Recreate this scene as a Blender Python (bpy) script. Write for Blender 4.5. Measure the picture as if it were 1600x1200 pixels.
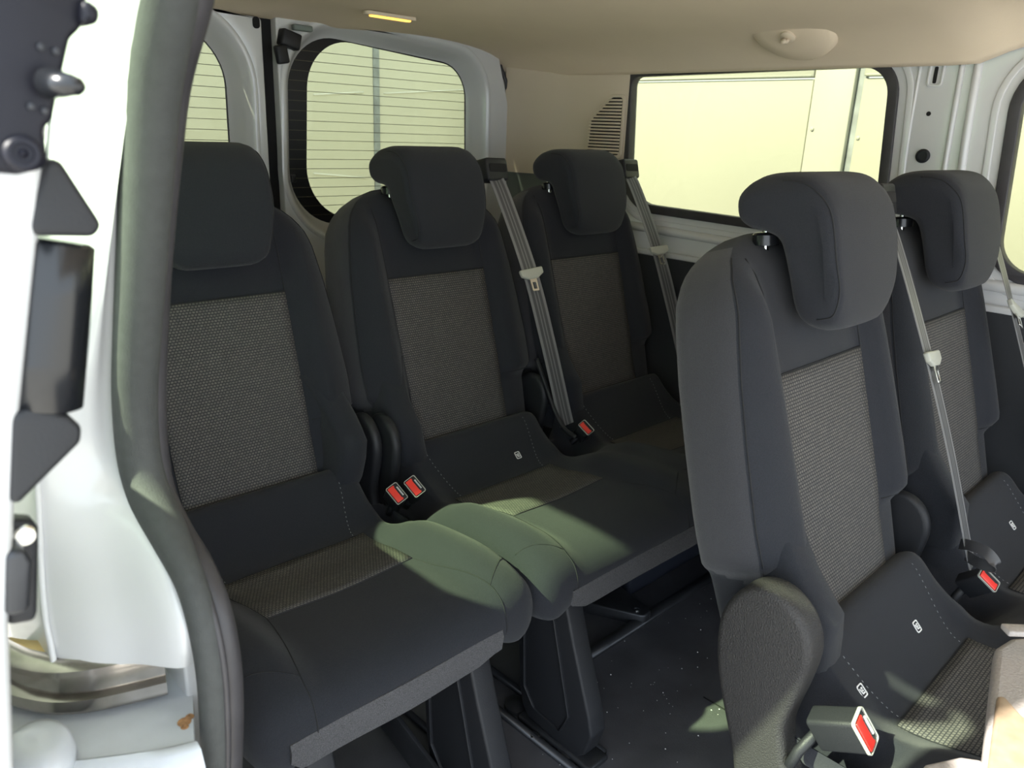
import bpy, bmesh, math, random
from mathutils import Vector, Matrix
random.seed(4)
for o in list(bpy.data.objects): bpy.data.objects.remove(o)
SC = bpy.context.scene; COL = SC.collection

# ------------------------------------------------------------------ camera
CAM = Vector((-0.34588, -1.40125, 1.24083)); F = 1212.64
CR = Vector((0.72184859, -0.691003, 0.03807187)); CU = Vector((0.18768163, 0.2484176, 0.95029696)); CF = Vector((0.66611577, 0.67882512, -0.30900846))
cd = bpy.data.cameras.new('camera'); cam = bpy.data.objects.new('camera', cd); COL.objects.link(cam)
cam.matrix_world = Matrix(((CR.x, CU.x, -CF.x, CAM.x), (CR.y, CU.y, -CF.y, CAM.y), (CR.z, CU.z, -CF.z, CAM.z), (0, 0, 0, 1)))
cd.sensor_width = 36; cd.lens = F / 1600 * 36; cd.clip_start = .02; cd.clip_end = 200
cd.dof.use_dof = True; cd.dof.focus_distance = 1.5; cd.dof.aperture_fstop = 10
SC.camera = cam

# ------------------------------------------------------------------ light
SC.view_settings.view_transform = 'Standard'; SC.view_settings.look = 'None'; SC.view_settings.gamma = 1
SC.view_settings.exposure = 0.72
w = bpy.data.worlds.new('sky'); SC.world = w; w.use_nodes = True
bg = w.node_tree.nodes['Background']; bg.inputs[0].default_value = (.80, .90, 1, 1); bg.inputs[1].default_value = 2.3
SUN_DIR = Vector((.70, -.22, -.667)).normalized()
sd = bpy.data.lights.new('sun', 'SUN'); sd.energy = 12; sd.angle = math.radians(.9); sd.color = (1, .96, .88)
so = bpy.data.objects.new('sun', sd); COL.objects.link(so); so.rotation_euler = SUN_DIR.to_track_quat('-Z', 'Y').to_euler()

# ------------------------------------------------------------------ helpers
def A(px, py, ax, v):
    d = CF + CR * ((px - 800) / F) - CU * ((py - 600) / F); i = 'xyz'.index(ax)
    return CAM + d * ((v - CAM[i]) / d[i])
def interp(t, tab):
    if t <= tab[0][0]: return tab[0][1]
    for (a, x), (b, y) in zip(tab, tab[1:]):
        if t <= b: return x + (y - x) * (t - a) / (b - a)
    return tab[-1][1]
def sm(x, a, b):
    t = min(1, max(0, (x - a) / (b - a))); return t * t * (3 - 2 * t)
def catmull(pts, n=6, closed=False):
    P = [Vector(p) for p in pts]; out = []; N = len(P)
    for i in range(N if closed else N - 1):
        p0, p1, p2, p3 = (P[(i - 1) % N], P[i], P[(i + 1) % N], P[(i + 2) % N]) if closed else (P[max(i - 1, 0)], P[i], P[i + 1], P[min(i + 2, N - 1)])
        for k in range(n):
            t = k / n
            out.append(.5 * ((2 * p1) + (p2 - p0) * t + (2 * p0 - 5 * p1 + 4 * p2 - p3) * t * t + (3 * p1 - p0 - 3 * p2 + p3) * t ** 3))
    if not closed: out.append(P[-1])
    return out
MATS = {}
def mat(name, col, rough=.6, metal=0, bump=0, scale=200, var=0, varscale=8, coat=0, emit=None, sheen=0, spec=.5):
    if name in MATS: return MATS[name]
    m = bpy.data.materials.new(name); m.use_nodes = True; nt = m.node_tree; b = nt.nodes['Principled BSDF']
    b.inputs['Base Color'].default_value = (*col, 1); b.inputs['Roughness'].default_value = rough; b.inputs['Metallic'].default_value = metal
    b.inputs['Coat Weight'].default_value = coat; b.inputs['Specular IOR Level'].default_value = spec
    if coat: b.inputs['Coat Roughness'].default_value = .08
    if sheen: b.inputs['Sheen Weight'].default_value = sheen; b.inputs['Sheen Roughness'].default_value = .5
    tc = nt.nodes.new('ShaderNodeTexCoord')
    if bump:
        n = nt.nodes.new('ShaderNodeTexNoise'); n.inputs['Scale'].default_value = scale; n.inputs['Detail'].default_value = 3
        bp = nt.nodes.new('ShaderNodeBump'); bp.inputs['Strength'].default_value = bump; bp.inputs['Distance'].default_value = .002
        nt.links.new(tc.outputs['Object'], n.inputs['Vector']); nt.links.new(n.outputs[0], bp.inputs['Height']); nt.links.new(bp.outputs[0], b.inputs['Normal'])
    if var:
        n = nt.nodes.new('ShaderNodeTexNoise'); n.inputs['Scale'].default_value = varscale; n.inputs['Detail'].default_value = 6
        r = nt.nodes.new('ShaderNodeValToRGB'); r.color_ramp.elements[0].position = .3; r.color_ramp.elements[1].position = .7
        r.color_ramp.elements[0].color = (*[c * (1 - var) for c in col], 1); r.color_ramp.elements[1].color = (*[min(1, c * (1 + var)) for c in col], 1)
        nt.links.new(tc.outputs['Object'], n.inputs['Vector']); nt.links.new(n.outputs[0], r.inputs[0]); nt.links.new(r.outputs[0], b.inputs['Base Color'])
    if emit:
        b.inputs['Emission Color'].default_value = (*emit[0], 1); b.inputs['Emission Strength'].default_value = emit[1]
    MATS[name] = m; return m
FAB = mat('charcoal_fabric', (.0175, .0195, .025), .92, bump=.5, scale=900, var=.14, varscale=500, sheen=.10, spec=.25)
FAB_LIT = mat('charcoal_fabric_lit', (.034, .035, .040), .95, bump=.6, scale=900, var=.15, varscale=600, sheen=.2, spec=.25)  # paler charcoal cloth: door light on the backrest sides painted in
CARP = mat('carpet_strip', (.075, .075, .08), .98, bump=1, scale=600, var=.5, varscale=700)
SEAM = mat('seam_thread', (.012, .013, .015), .9)
STITCH = mat('light_thread', (.28, .29, .30), .8)
PLA = mat('black_plastic', (.016, .017, .020), .48, spec=.35, bump=.25, scale=700)
PLG = mat('grained_plastic', (.028, .027, .027), .5, spec=.4, bump=.9, scale=420, var=.2, varscale=500)
BLK = mat('gloss_black', (.008, .009, .011), .25)
RUB = mat('black_rubber', (.040, .038, .042), .5, bump=.15, scale=120, var=.15, varscale=30)
RUBT = mat('textured_rubber', (.050, .054, .053),   .7, bump=.35, scale=900, var=.1, varscale=100)
STEEL = mat('dark_steel', (.04, .042, .047), .38, .5, var=.3, varscale=14)
CHR = mat('chrome', (.75, .75, .72), .22, 1)
STAIN = mat('stainless_rail', (.40, .37, .34), .16, 1, var=.25, varscale=30)
WHT = mat('white_paint', (.60, .61, .62), .32, coat=.6, bump=.05, scale=6)
WHD = mat('white_paint_worn', (.52, .55, .59), .4, coat=.5, bump=.3, scale=16, var=.08, varscale=20)
HEAD = mat('headliner_cloth', (.76, .64, .49), .95, bump=.2, scale=500, var=.03, varscale=3)
TRIM = mat('beige_trim', (.66, .57, .45), .6, bump=.15, scale=300)
TRIMD = mat('grey_green_trim', (.15, .18, .17), .6, bump=.2, scale=300)
DARK = mat('dark_recess', (.006, .006, .007), .9)
RED = mat('red_button', (.75, .03, .02), .35, coat=.4)
TON = mat('tongue_plastic', (.42, .43, .38), .35)
WPRINT = mat('white_print', (.85, .85, .85), .6)
HEATER = mat('heater_wire', (.10, .09, .06), .6)
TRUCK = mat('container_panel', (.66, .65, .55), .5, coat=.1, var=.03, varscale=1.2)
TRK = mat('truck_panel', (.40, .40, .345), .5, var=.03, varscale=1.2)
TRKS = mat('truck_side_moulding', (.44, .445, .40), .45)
HILITE = mat('painted_highlight', (.84, .85, .80), .4, coat=.3)  # pale tone for highlights painted on the container
GREYM = mat('grey_metal_strip', (.30, .33, .35), .5, var=.3, varscale=15)
ASPH = mat('concrete_ground', (.46, .44, .40), .95, bump=.6, scale=80, var=.2, varscale=3)  # kept pale so the unseen ground lights the ceiling
GREYP = mat('light_grey_plastic', (.36, .33, .31), .6, bump=.6, scale=300, var=.1, varscale=200)
AMBER = mat('amber_lens', (.8, .45, .08), .3, emit=((1, .50, .08), 1.6))
BRASS = mat('gold_primer', (.62, .43, .16), .4, coat=.3)

def floor_mat():
    m = mat('vinyl_floor', (.072, .072, .080), .42, bump=.25, scale=260, var=.25, varscale=9); return m
VIN = floor_mat()
def glass(name, tint):
    m = bpy.data.materials.new(name); m.use_nodes = True; nt = m.node_tree; nt.nodes.clear()
    o = nt.nodes.new('ShaderNodeOutputMaterial'); t = nt.nodes.new('ShaderNodeBsdfTransparent'); t.inputs[0].default_value = (*tint, 1)
    g = nt.nodes.new('ShaderNodeBsdfGlossy'); g.inputs['Roughness'].default_value = .03; mx = nt.nodes.new('ShaderNodeMixShader')
    fr = nt.nodes.new('ShaderNodeFresnel'); fr.inputs[0].default_value = 1.25
    nt.links.new(fr.outputs[0], mx.inputs[0]); nt.links.new(t.outputs[0], mx.inputs[1]); nt.links.new(g.outputs[0], mx.inputs[2]); nt.links.new(mx.outputs[0], o.inputs[0]); return m
GLS = glass('green_tinted_glass', (.62, .63, .53)); GLD = glass('door_glass', (.86, .93, .80))
def weave():
    m = bpy.data.materials.new('patterned_weave'); m.use_nodes = True; nt = m.node_tree; b = nt.nodes['Principled BSDF']; b.inputs['Roughness'].default_value = .9
    uv = nt.nodes.new('ShaderNodeTexCoord'); br = nt.nodes.new('ShaderNodeTexBrick'); br.offset = .5; br.offset_frequency = 2
    br.inputs['Color1'].default_value = (.128, .120, .110, 1); br.inputs['Color2'].default_value = (.094, .090, .085, 1); br.inputs['Mortar'].default_value = (.026, .027, .030, 1)
    br.inputs['Scale'].default_value = 1; br.inputs['Brick Width'].default_value = .0066; br.inputs['Row Height'].default_value = .0056; br.inputs['Mortar Size'].default_value = .0011
    br.inputs['Mortar Smooth'].default_value = .4
    n = nt.nodes.new('ShaderNodeTexNoise'); n.inputs['Scale'].default_value = 90; mp = nt.nodes.new('ShaderNodeMix'); mp.data_type = 'VECTOR'; mp.inputs[0].default_value = .0015
    nt.links.new(uv.outputs['UV'], mp.inputs[4]); nt.links.new(uv.outputs['UV'], n.inputs['Vector']); nt.links.new(n.outputs['Color'], mp.inputs[5])
    nt.links.new(mp.outputs[1], br.inputs['Vector']); nt.links.new(br.outputs['Color'], b.inputs['Base Color'])
    bp = nt.nodes.new('ShaderNodeBump'); bp.inputs['Strength'].default_value = .6; bp.inputs['Distance'].default_value = .001; bp.invert = True
    nt.links.new(br.outputs['Fac'], bp.inputs['Height']); nt.links.new(bp.outputs[0], b.inputs['Normal']); return m
WEAVE = weave()
def beltmat():
    m = bpy.data.materials.new('belt_webbing'); m.use_nodes = True; nt = m.node_tree; b = nt.nodes['Principled BSDF']; b.inputs['Roughness'].default_value = .45
    uv = nt.nodes.new('ShaderNodeTexCoord'); sx = nt.nodes.new('ShaderNodeSeparateXYZ'); nt.links.new(uv.outputs['UV'], sx.inputs[0])
    r = nt.nodes.new('ShaderNodeValToRGB'); r.color_ramp.interpolation = 'EASE'; el = r.color_ramp.elements
    a, d = (.20, .20, .205, 1), (.075, .077, .08, 1); el[0].position = 0; el[0].color = a; el[1].position = 1; el[1].color = a
    for p, c in ((.14, a), (.2, d), (.33, d), (.4, a), (.46, d), (.54, d), (.6, a), (.67, d), (.8, d), (.86, a)):
        e = el.new(p); e.color = c
    nt.links.new(sx.outputs[0], r.inputs[0]); nt.links.new(r.outputs[0], b.inputs['Base Color']); return m
BELT = beltmat()

def link(name, me, m=None, parent=None, smooth=True, label=None):
    o = bpy.data.objects.new(name, me); COL.objects.link(o)
    if m is not None and not me.materials: me.materials.append(m)
    if smooth:
        for p in me.polygons: p.use_smooth = True
    if parent is not None: o.parent = parent
    if label: o['label'] = label
    return o
def mesh(name, V, Fc, m=None, parent=None, uv=None, smooth=True, label=None):
    me = bpy.data.meshes.new(name); me.from_pydata([tuple(v) for v in V], [], Fc)
    if uv:
        l = me.uv_layers.new(name='uv')
        for lp in me.loops: l.data[lp.index].uv = uv[lp.vertex_index]
    bm = bmesh.new(); bm.from_mesh(me); bmesh.ops.recalc_face_normals(bm, faces=bm.faces); bm.to_mesh(me); bm.free()
    return link(name, me, m, parent, smooth, label)
def thing(name, label, cat, loc=(0, 0, 0), group=None):
    o = bpy.data.objects.new(name, None); COL.objects.link(o); o.location = loc; o.empty_display_size = .05
    o['label'] = label; o['category'] = cat
    if group: o['group'] = group
    return o
def struct(o, label=None):
    o['kind'] = 'structure'
    if label: o['label'] = label
    return o
def sharp(o, ang=35):
    me = o.data
    bm = bmesh.new(); bm.from_mesh(me)
    for e in bm.edges:
        if len(e.link_faces) == 2: e.smooth = e.calc_face_angle(0) < math.radians(ang)
    bm.to_mesh(me); bm.free(); return o
def loops_mesh(name, L, m, parent=None, cap=True, closed=True, uv=None, label=None):
    V = []; Fc = []; n = len(L[0])
    for l in L: V += list(l)
    for i in range(len(L) - 1):
        for k in range(n if closed else n - 1):
            a = i * n + k; b = i * n + (k + 1) % n; Fc.append((a, b, b + n, a + n))
    if cap and closed: Fc.append(tuple(range(n))); Fc.append(tuple(range((len(L) - 1) * n, len(L) * n)))
    return mesh(name, V, Fc, m, parent, uv, label=label)
def fillet(P, r, n=7):
    out = []; N = len(P); R_ = r if isinstance(r, (list, tuple)) else [r] * N
    for i in range(N):
        p = Vector(P[i]); a = Vector(P[i - 1]); b = Vector(P[(i + 1) % N]); d1 = (a - p).normalized(); d2 = (b - p).normalized()
        if R_[i] <= 0: out.append(p); continue
        ang = d1.angle(d2) / 2; t = min(R_[i] / math.tan(ang), (a - p).length * .49, (b - p).length * .49); rr = t * math.tan(ang)
        c = p + (d1 + d2).normalized() * (rr / math.sin(ang)); s = p + d1 * t - c; e = p + d2 * t - c
        for k in range(n + 1):
            f = k / n; v = s * math.sin((1 - f) * (math.pi / 2 - ang) * 2 / 1) + e * math.sin(f * (math.pi / 2 - ang) * 2)
            out.append(c + v.normalized() * rr if v.length > 1e-9 else p)
    return [tuple(v) for v in out]
def rrect(x0, y0, x1, y1, r, n=7): return fillet([(x0, y0), (x1, y0), (x1, y1), (x0, y1)], r, n)
def offset(P, d):
    N = len(P); A2 = sum(P[i][0] * P[(i + 1) % N][1] - P[(i + 1) % N][0] * P[i][1] for i in range(N)); s = 1 if A2 > 0 else -1; out = []
    for i in range(N):
        a = Vector(P[i - 1]); b = Vector(P[(i + 1) % N]); t = (b - a); nrm = Vector((t.y, -t.x)).normalized() * s; out.append((P[i][0] + nrm.x * d, P[i][1] + nrm.y * d))
    return out
AX = {'x': lambda u, v, w: (w, u, v), 'y': lambda u, v, w: (u, w, v), 'z': lambda u, v, w: (u, v, w)}
def plate(name, loops, ax, w0, w1, m, parent=None, bevel=0, warp=None, xf=None, label=None, res=2):
    cu = bpy.data.curves.new('c', 'CURVE'); cu.dimensions = '2D'; cu.fill_mode = 'BOTH'; th = abs(w1 - w0)
    cu.extrude = max(th / 2 - bevel, 0); cu.bevel_depth = bevel; cu.bevel_resolution = res
    if bevel: cu.offset = -bevel
    for l in loops:
        s = cu.splines.new('POLY'); s.points.add(len(l) - 1); s.use_cyclic_u = True
        for p, q in zip(s.points, l): p.co = (q[0], q[1], 0, 1)
    t = bpy.data.objects.new('t', cu); COL.objects.link(t); dg = bpy.context.evaluated_depsgraph_get(); me = bpy.data.meshes.new_from_object(t.evaluated_get(dg))
    bpy.data.objects.remove(t); me.materials.clear(); mid = (w0 + w1) / 2
    for v in me.vertices:
        c = AX[ax](v.co.x, v.co.y, v.co.z + mid)
        if warp: c = warp(Vector(c))
        if xf: c = xf @ Vector(c)
        v.co = c
    me.name = name; bm = bmesh.new(); bm.from_mesh(me); bmesh.ops.remove_doubles(bm, verts=bm.verts, dist=1e-6); bmesh.ops.recalc_face_normals(bm, faces=bm.faces); bm.to_mesh(me); bm.free()
    o = link(name, me, m, parent, True, label); return sharp(o)
def tube(name, P, r, m, parent=None, n=8, closed=False, flat=1, label=None, up=None):
    P = [Vector(p) for p in P]; L = []; N = len(P); prev = None
    for i in range(N):
        t = (P[(i + 1) % N] - P[i - 1]) if closed else (P[min(i + 1, N - 1)] - P[max(i - 1, 0)])
        t.normalize(); u = up or prev or (Vector((0, 0, 1)) if abs(t.z) < .9 else Vector((1, 0, 0)))
        s = t.cross(u).normalized(); u2 = s.cross(t).normalized()
        if not up: prev = u2
        rr = r[i] if isinstance(r, list) else r
        L.append([P[i] + s * (rr * math.cos(k * math.tau / n)) + u2 * (rr * flat * math.sin(k * math.tau / n)) for k in range(n)])
    if closed: L.append(L[0])
    return loops_mesh(name, L, m, parent, cap=not closed, label=label)
def box(name, c, s, m, parent=None, bevel=.002, rot=None, label=None):
    bm = bmesh.new(); bmesh.ops.create_cube(bm, size=1)
    for v in bm.verts: v.co = Vector((v.co.x * s[0], v.co.y * s[1], v.co.z * s[2]))
    if bevel: bmesh.ops.bevel(bm, geom=bm.edges, offset=min(bevel, min(s) * .45), segments=2, affect='EDGES', profile=.5)
    M = Matrix.Translation(Vector(c)) @ (rot.to_4x4() if rot else Matrix.Identity(4))
    bmesh.ops.transform(bm, matrix=M, verts=bm.verts); me = bpy.data.meshes.new(name); bm.to_mesh(me); bm.free()
    return sharp(link(name, me, m, parent, True, label), 50)
def lathe(name, prof, M, m, parent=None, n=20, label=None):
    L = [[M @ Vector((r * math.cos(k * math.tau / n), r * math.sin(k * math.tau / n), z)) for k in range(n)] for r, z in prof]
    return sharp(loops_mesh(name, L, m, parent, label=label), 40)
def frame(origin, z, x):      # matrix with local z along z and x near x
    z = Vector(z).normalized(); x = Vector(x); x = (x - z * x.dot(z)).normalized(); y = z.cross(x)
    return Matrix(((x.x, y.x, z.x, origin[0]), (x.y, y.y, z.y, origin[1]), (x.z, y.z, z.z, origin[2]), (0, 0, 0, 1)))

# ------------------------------------------------------------------ the van shell
WX = 1.80; NX = -.12; RY = .84
# floor
flo = struct(plate('floor', [[(-.12, -2.6), (1.80, -2.6), (1.80, .86), (-.12, .86)]], 'z', -.03, 0, VIN))
# ceiling: curved headliner
sec = [(-.13, 1.42), (-.08, 1.465), (.0, 1.50), (.2, 1.525), (.5, 1.538), (.84, 1.54), (1.2, 1.535), (1.45, 1.522), (1.60, 1.505), (1.69, 1.478), (1.745, 1.447), (1.765, 1.434), (1.79, 1.431)]
sec = catmull([(a, 0, b) for a, b in sec], 4)
L = []
for i in range(60):
    y = -2.6 + i * (3.43 / 59); lift = .045 * sm(-y, .72, .86); back = .024 * sm(y, .66, .83)
    L.append([Vector((p.x, y, p.z + lift * sm(p.x, 1.3, 1.7) - back * sm(1.5 - p.x, 0, .5))) for p in sec])
inner = [list(l) for l in L]
V = []; Fc = []; n = len(sec)
for l in L: V += l
for l in L: V += [p + Vector((0, 0, .03)) for p in l]
m_ = len(L) * n
for i in range(len(L) - 1):
    for k in range(n - 1):
        a = i * n + k; Fc.append((a, a + 1, a + 1 + n, a + n)); Fc.append((m_ + a, m_ + a + n, m_ + a + 1 + n, m_ + a + 1))
ceil = struct(mesh('ceiling', V, Fc, HEAD))
plate('roof_skin', [[(-.2, -2.6), (1.95, -2.6), (1.95, .872), (-.2, .872)]], 'z', 1.585, 1.60, WHT, ceil, label='white painted roof skin above the headliner')
# coat hook boss on the headliner
bc = A(1228, 62, 'x', 1.63); nrm = Vector((-.55, 0, -.83)).normalized()
Mh = frame((1.618, -.345, 1.508), nrm, (0, 1, 0))
lathe('hook_boss', [(.118, -.016), (.112, .000), (.098, .010), (.06, .016), (.0005, .018)], Mh, HEAD, ceil, 32)
hk = thing('coat_hook', 'small beige coat hook on the rounded boss of the headliner', 'hook', tuple(Mh @ Vector((0, 0, .018))))
Mi = frame((0, 0, 0), nrm, (0, 1, 0))
lathe('hook_base', [(.019, -.002), (.019, .004), (.015, .007), (.0005, .007)], Mi, TRIM, hk, 20)
tube('hook_peg', [Mi @ Vector(p) for p in ((0, .004, .004), (0, .002, .014), (0, -.006, .020), (0, -.012, .022))], [.006, .006, .006, .008], TRIM, hk)
# ceiling lamp
lp = A(610, 26, 'z', 1.531); lm = thing('ceiling_lamp', 'narrow glowing amber courtesy lamp set into the headliner', 'lamp', tuple(lp))
plate('lamp_bezel', [rrect(-.085, -.016, .085, .016, .014)], 'z', -.003, .006, TRIM, lm, bevel=.001, xf=Matrix.Rotation(.0, 4, 'Z'))
plate('lamp_lens', [rrect(-.068, -.009, .068, .009, .008)], 'z', -.007, .001, AMBER, lm, bevel=.002)

# wall_right: the far side panel with two windows
W1 = fillet([(.283, 1.425), (.262, 1.03), (-.565, 1.012), (-.535, 1.435)], [.03, .11, .07, .075], 10)
W2 = fillet([(-.838, 1.435), (-.868, .965), (-1.75, .965), (-1.75, 1.435)], [.10, .085, .09, .09], 10)
wr = struct(plate('wall_right', [[(.86, .86), (.86, 1.50), (-2.6, 1.50), (-2.6, .86)], offset(W1, .012), offset(W2, .012)], 'x', WX, WX + .045, WHT, bevel=.004), 'white painted inner side panel of the van with two windows')
def ring(name, loop, d0, d1, ax, w0, w1, m, parent, bevel=.003, label=None):
    return plate(name, [offset(loop, d1), offset(loop, d0)], ax, w0, w1, m, parent, bevel, label=label)
for k, Wl in enumerate((W1, W2)):
    g = struct(plate('window_%d' % (k + 1), [offset(Wl, .008)], 'x', WX + .022, WX + .026, GLS), ['green tinted side window behind the rear bench', 'green tinted side window at the right edge, beside the nearer bench'][k])
    ring('window_gasket', Wl, -.001, .026, 'x', WX - .008, WX + .024, RUB, g)
    ring('window_flange', Wl, .045, .062, 'x', WX - .004, WX + .004, WHT, wr, .003)
# pillar details
ring('pillar_slot_plate', rrect(-.662, 1.385, -.628, 1.455, .008), -.004, .001, 'x', WX - .004, WX + .002, WHT, wr, .001)
plate('pillar_slot', [rrect(-.648, 1.392, -.640, 1.430, .003)], 'x', WX - .002, WX + .002, DARK, wr)
Mx = Matrix(((0, 0, -1, 0), (0, 1, 0, 0), (1, 0, 0, 0), (0, 0, 0, 1)))
def onwall(y, z, x=WX): return Matrix.Translation((x, y, z)) @ Mx
lathe('pillar_hole', [(.0055, 0), (.0055, .001), (.0005, .001)], onwall(-.645, 1.322), DARK, wr, 14)
plug = lathe('grommet_plug', [(.017, 0), (.017, .004), (.012, .006), (.011, .002), (.0005, .002)], onwall(-.651, 1.222), PLA, wr, 20)
tube('pillar_rib', catmull([(WX, -.700, 1.44), (WX, -.705, 1.25), (WX, -.715, .92)], 8), .007, WHT, wr)
tube('pillar_rib', catmull([(WX, -.735, 1.44), (WX, -.742, 1.25), (WX, -.765, .92)], 8), .010, WHT, wr)
tube('pillar_rib', catmull([(WX - .0, -.605, 1.44), (WX, -.608, 1.25), (WX, -.625, 1.0)], 8), .004, WHT, wr)
tube('waist_ridge', catmull([(WX, .25, .955), (WX, -.3, .942), (WX, -.9, .93), (WX, -2.5, .93)], 4), .018, WHT, wr, n=12, flat=.8)
plate('sill_return', [[(.30, .868), (-2.6, .868), (-2.6, .885), (.30, .885)]], 'x', WX - .022, WX + .01, WHT, wr, .004)
lt = struct(plate('trim_2', [[(.84, 0), (-2.6, 0), (-2.6, .868), (.84, .868)]], 'x', 1.776, 1.80, mat('dark_lower_trim', (.018, .020, .024), .7, bump=.2, scale=300)), 'dark lower side trim under the windows')
# trim_1: beige rear corner trim
tp = [(1.792, .288), (1.786, .33), (1.778, .44), (1.768, .54), (1.755, .60), (1.738, .70), (1.722, .80)]
tp = catmull([(a, b, 0) for a, b in tp], 3)
def corner(z0, z1, m, name, off=0):
    L = [[Vector((p.x - off, p.y, z)) for p in tp] + [Vector((p.x - off + .03, p.y, z)) for p in reversed(tp)] for z in (z0, z0 + .006, (z0 + z1) / 2, z1 - .01, z1)]
    return loops_mesh(name, L, m)
t1 = struct(sharp(corner(1.098, 1.475, TRIM, 'trim_1')), 'beige corner trim panel with a louvred vent')
t3 = struct(sharp(corner(.6, 1.098, TRIMD, 'trim_3', -.008)), 'grey-green trim under the beige corner panel')
# louvres
vx = lambda y: 1.790 - (y - .288) * .085
vbase = plate('vent_recess', [fillet([(.435, 1.178), (.302, 1.178), (.302, 1.362), (.345, 1.362), (.425, 1.29)], [.012, .012, .012, .01, .01])], 'x', -.001, .001, DARK, t1, warp=lambda c: Vector((c.x + vx(c.y) - .004, c.y, c.z)))
plate('vent_frame', [fillet([(.441, 1.170), (.294, 1.170), (.294, 1.370), (.347, 1.370), (.431, 1.294)], [.014, .014, .014, .01, .01]), fillet([(.434, 1.179), (.303, 1.179), (.303, 1.361), (.344, 1.361), (.424, 1.289)], [.01, .01, .01, .01, .01])], 'x', -.002, .003, TRIM, t1, .001, warp=lambda c: Vector((c.x + vx(c.y) - .006, c.y, c.z)))
for k in range(17):
    z = 1.186 + k * .0104; yl = .432 if z < 1.29 else .424 - (z - 1.289) * 1.08
    yr = .304; ym = (yl + yr) / 2
    box('vent_slat', (vx(ym) - .008, ym, z), (.004, yl - yr, .0062), TRIM, t1, .001, rot=Matrix.Rotation(.085, 3, 'Z') @ Matrix.Rotation(.35, 3, 'Y'))

# wall_left: the near body side with the sliding door opening, its quarter window, jamb and seals
QW = fillet([(.05, 1.40), (.05, .965), (-.40, .965), (-.40, 1.40)], [.12, .1, .12, .09], 10)  # unseen window opening, narrowed to trim the sun patch on the seats
wl = struct(plate('wall_left', [[(.88, .0), (.88, 1.50), (-2.6, 1.50), (-2.6, 1.43), (-.90, 1.43), (-.70, 1.40), (-.66, 1.0), (-.78, .80), (-.80, .0)], QW], 'x', NX - .02, NX + .01, WHT, bevel=.003), 'white body side behind the sliding door opening')
struct(plate('window_3', [offset(QW, .006)], 'x', NX - .012, NX - .008, GLD), 'tinted quarter window behind the nearest seat, unseen and narrowed to shape the sun patch')
inn = [(328, -60), (322, 0), (290, 130), (276, 260), (265, 400), (259, 520), (257, 620), (262, 710), (275, 775), (300, 830), (332, 885), (358, 950), (374, 1030), (379, 1110), (378, 1200), (376, 1300)]
P1 = [A(x - 20, y, 'x', -.118) for x, y in inn]
tube('door_seal', catmull(P1, 6), .0122, RUB, wl, n=16, label='inner bulb of the black rubber door seal')
out = [(262, -60), (258, 0), (236, 130), (226, 260), (218, 400), (211, 520), (207, 620), (213, 710), (230, 775), (262, 840), (292, 905), (312, 970), (326, 1050), (331, 1130), (332, 1200), (333, 1300)]
P2 = [A(x + 4, y, 'x', -.134) for x, y in out]
tube('door_seal_flange', catmull(P2, 6), [.0185 - .006 * sm(i, 48, 62) for i in range(6 * 15 + 1)], RUBT, wl, n=16, label='textured outer flange of the door seal')
tube('door_seal_lip', catmull([(a * .45 + b * .55) + Vector((0, -.012, 0)) for a, b in zip(P1, P2)], 6), .0035, RUB, wl, n=8)
# jamb
rows = [(262, 95, -70), (250, 95, 0), (222, 85, 130), (210, 75, 260), (202, 62, 400), (194, 58, 520), (190, 55, 620), (196, 58, 700), (214, 62, 770), (246, 66, 840), (276, 70, 905), (298, 76, 970), (304, 84, 1010), (302, 90, 1045)]
L = []
for xr, xl, y in rows:
    a = A(xr + 6, y, 'x', -.142) + Vector((0, .012, 0)); b = A(xl, y, 'y', -.70 if y < 900 else -.70 - (y - 900) * .0002); c = A(xl - 70, y, 'y', -.55); l = []
    pts = [a, a + Vector((-.012, .003, 0)), Vector((a.x + (b.x - a.x) * .42, (a.y - .006) * (1 - sm(y, 560, 900)) + (a.lerp(b, .42).y + .003) * sm(y, 560, 900), a.lerp(b, .42).z)), a.lerp(b, .72) + Vector((-.006 + .004 * sm(y, 560, 900), -.006 * (1 - sm(y, 560, 900)), 0)), b, b + Vector((-.004, .012, 0)), c]
    for p in pts: p.z = a.z * .5 + b.z * .5 + (p.z - a.z * .5 - b.z * .5) * .6
    pts = catmull(pts, 4); l = pts + [p + Vector((.004, .012, 0)) for p in reversed(pts)]; L.append(l)
L2 = []
for i in range(len(L[0])):
    L2.append(catmull([l[i] for l in L], 3))
Lc = [[L2[i][k] for i in range(len(L2))] for k in range(len(L2[0]))]
jb = sharp(loops_mesh('door_jamb', Lc, WHT, wl, label='white painted jamb beside the door seal'), 50)
tube('jamb_fold', catmull([l[17] + Vector((0, -.002, 0)) for l in Lc[12:]], 2), .0028, WHT, wl)
# swage line at the bottom of the jamb
zb = [A(130, 1028, 'y', -.735), A(190, 1010, 'y', -.755), A(255, 990, 'y', -.775), A(268, 984, 'y', -.782)]
tube('jamb_swage', catmull(zb, 5), .003, WHT, wl)
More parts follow.
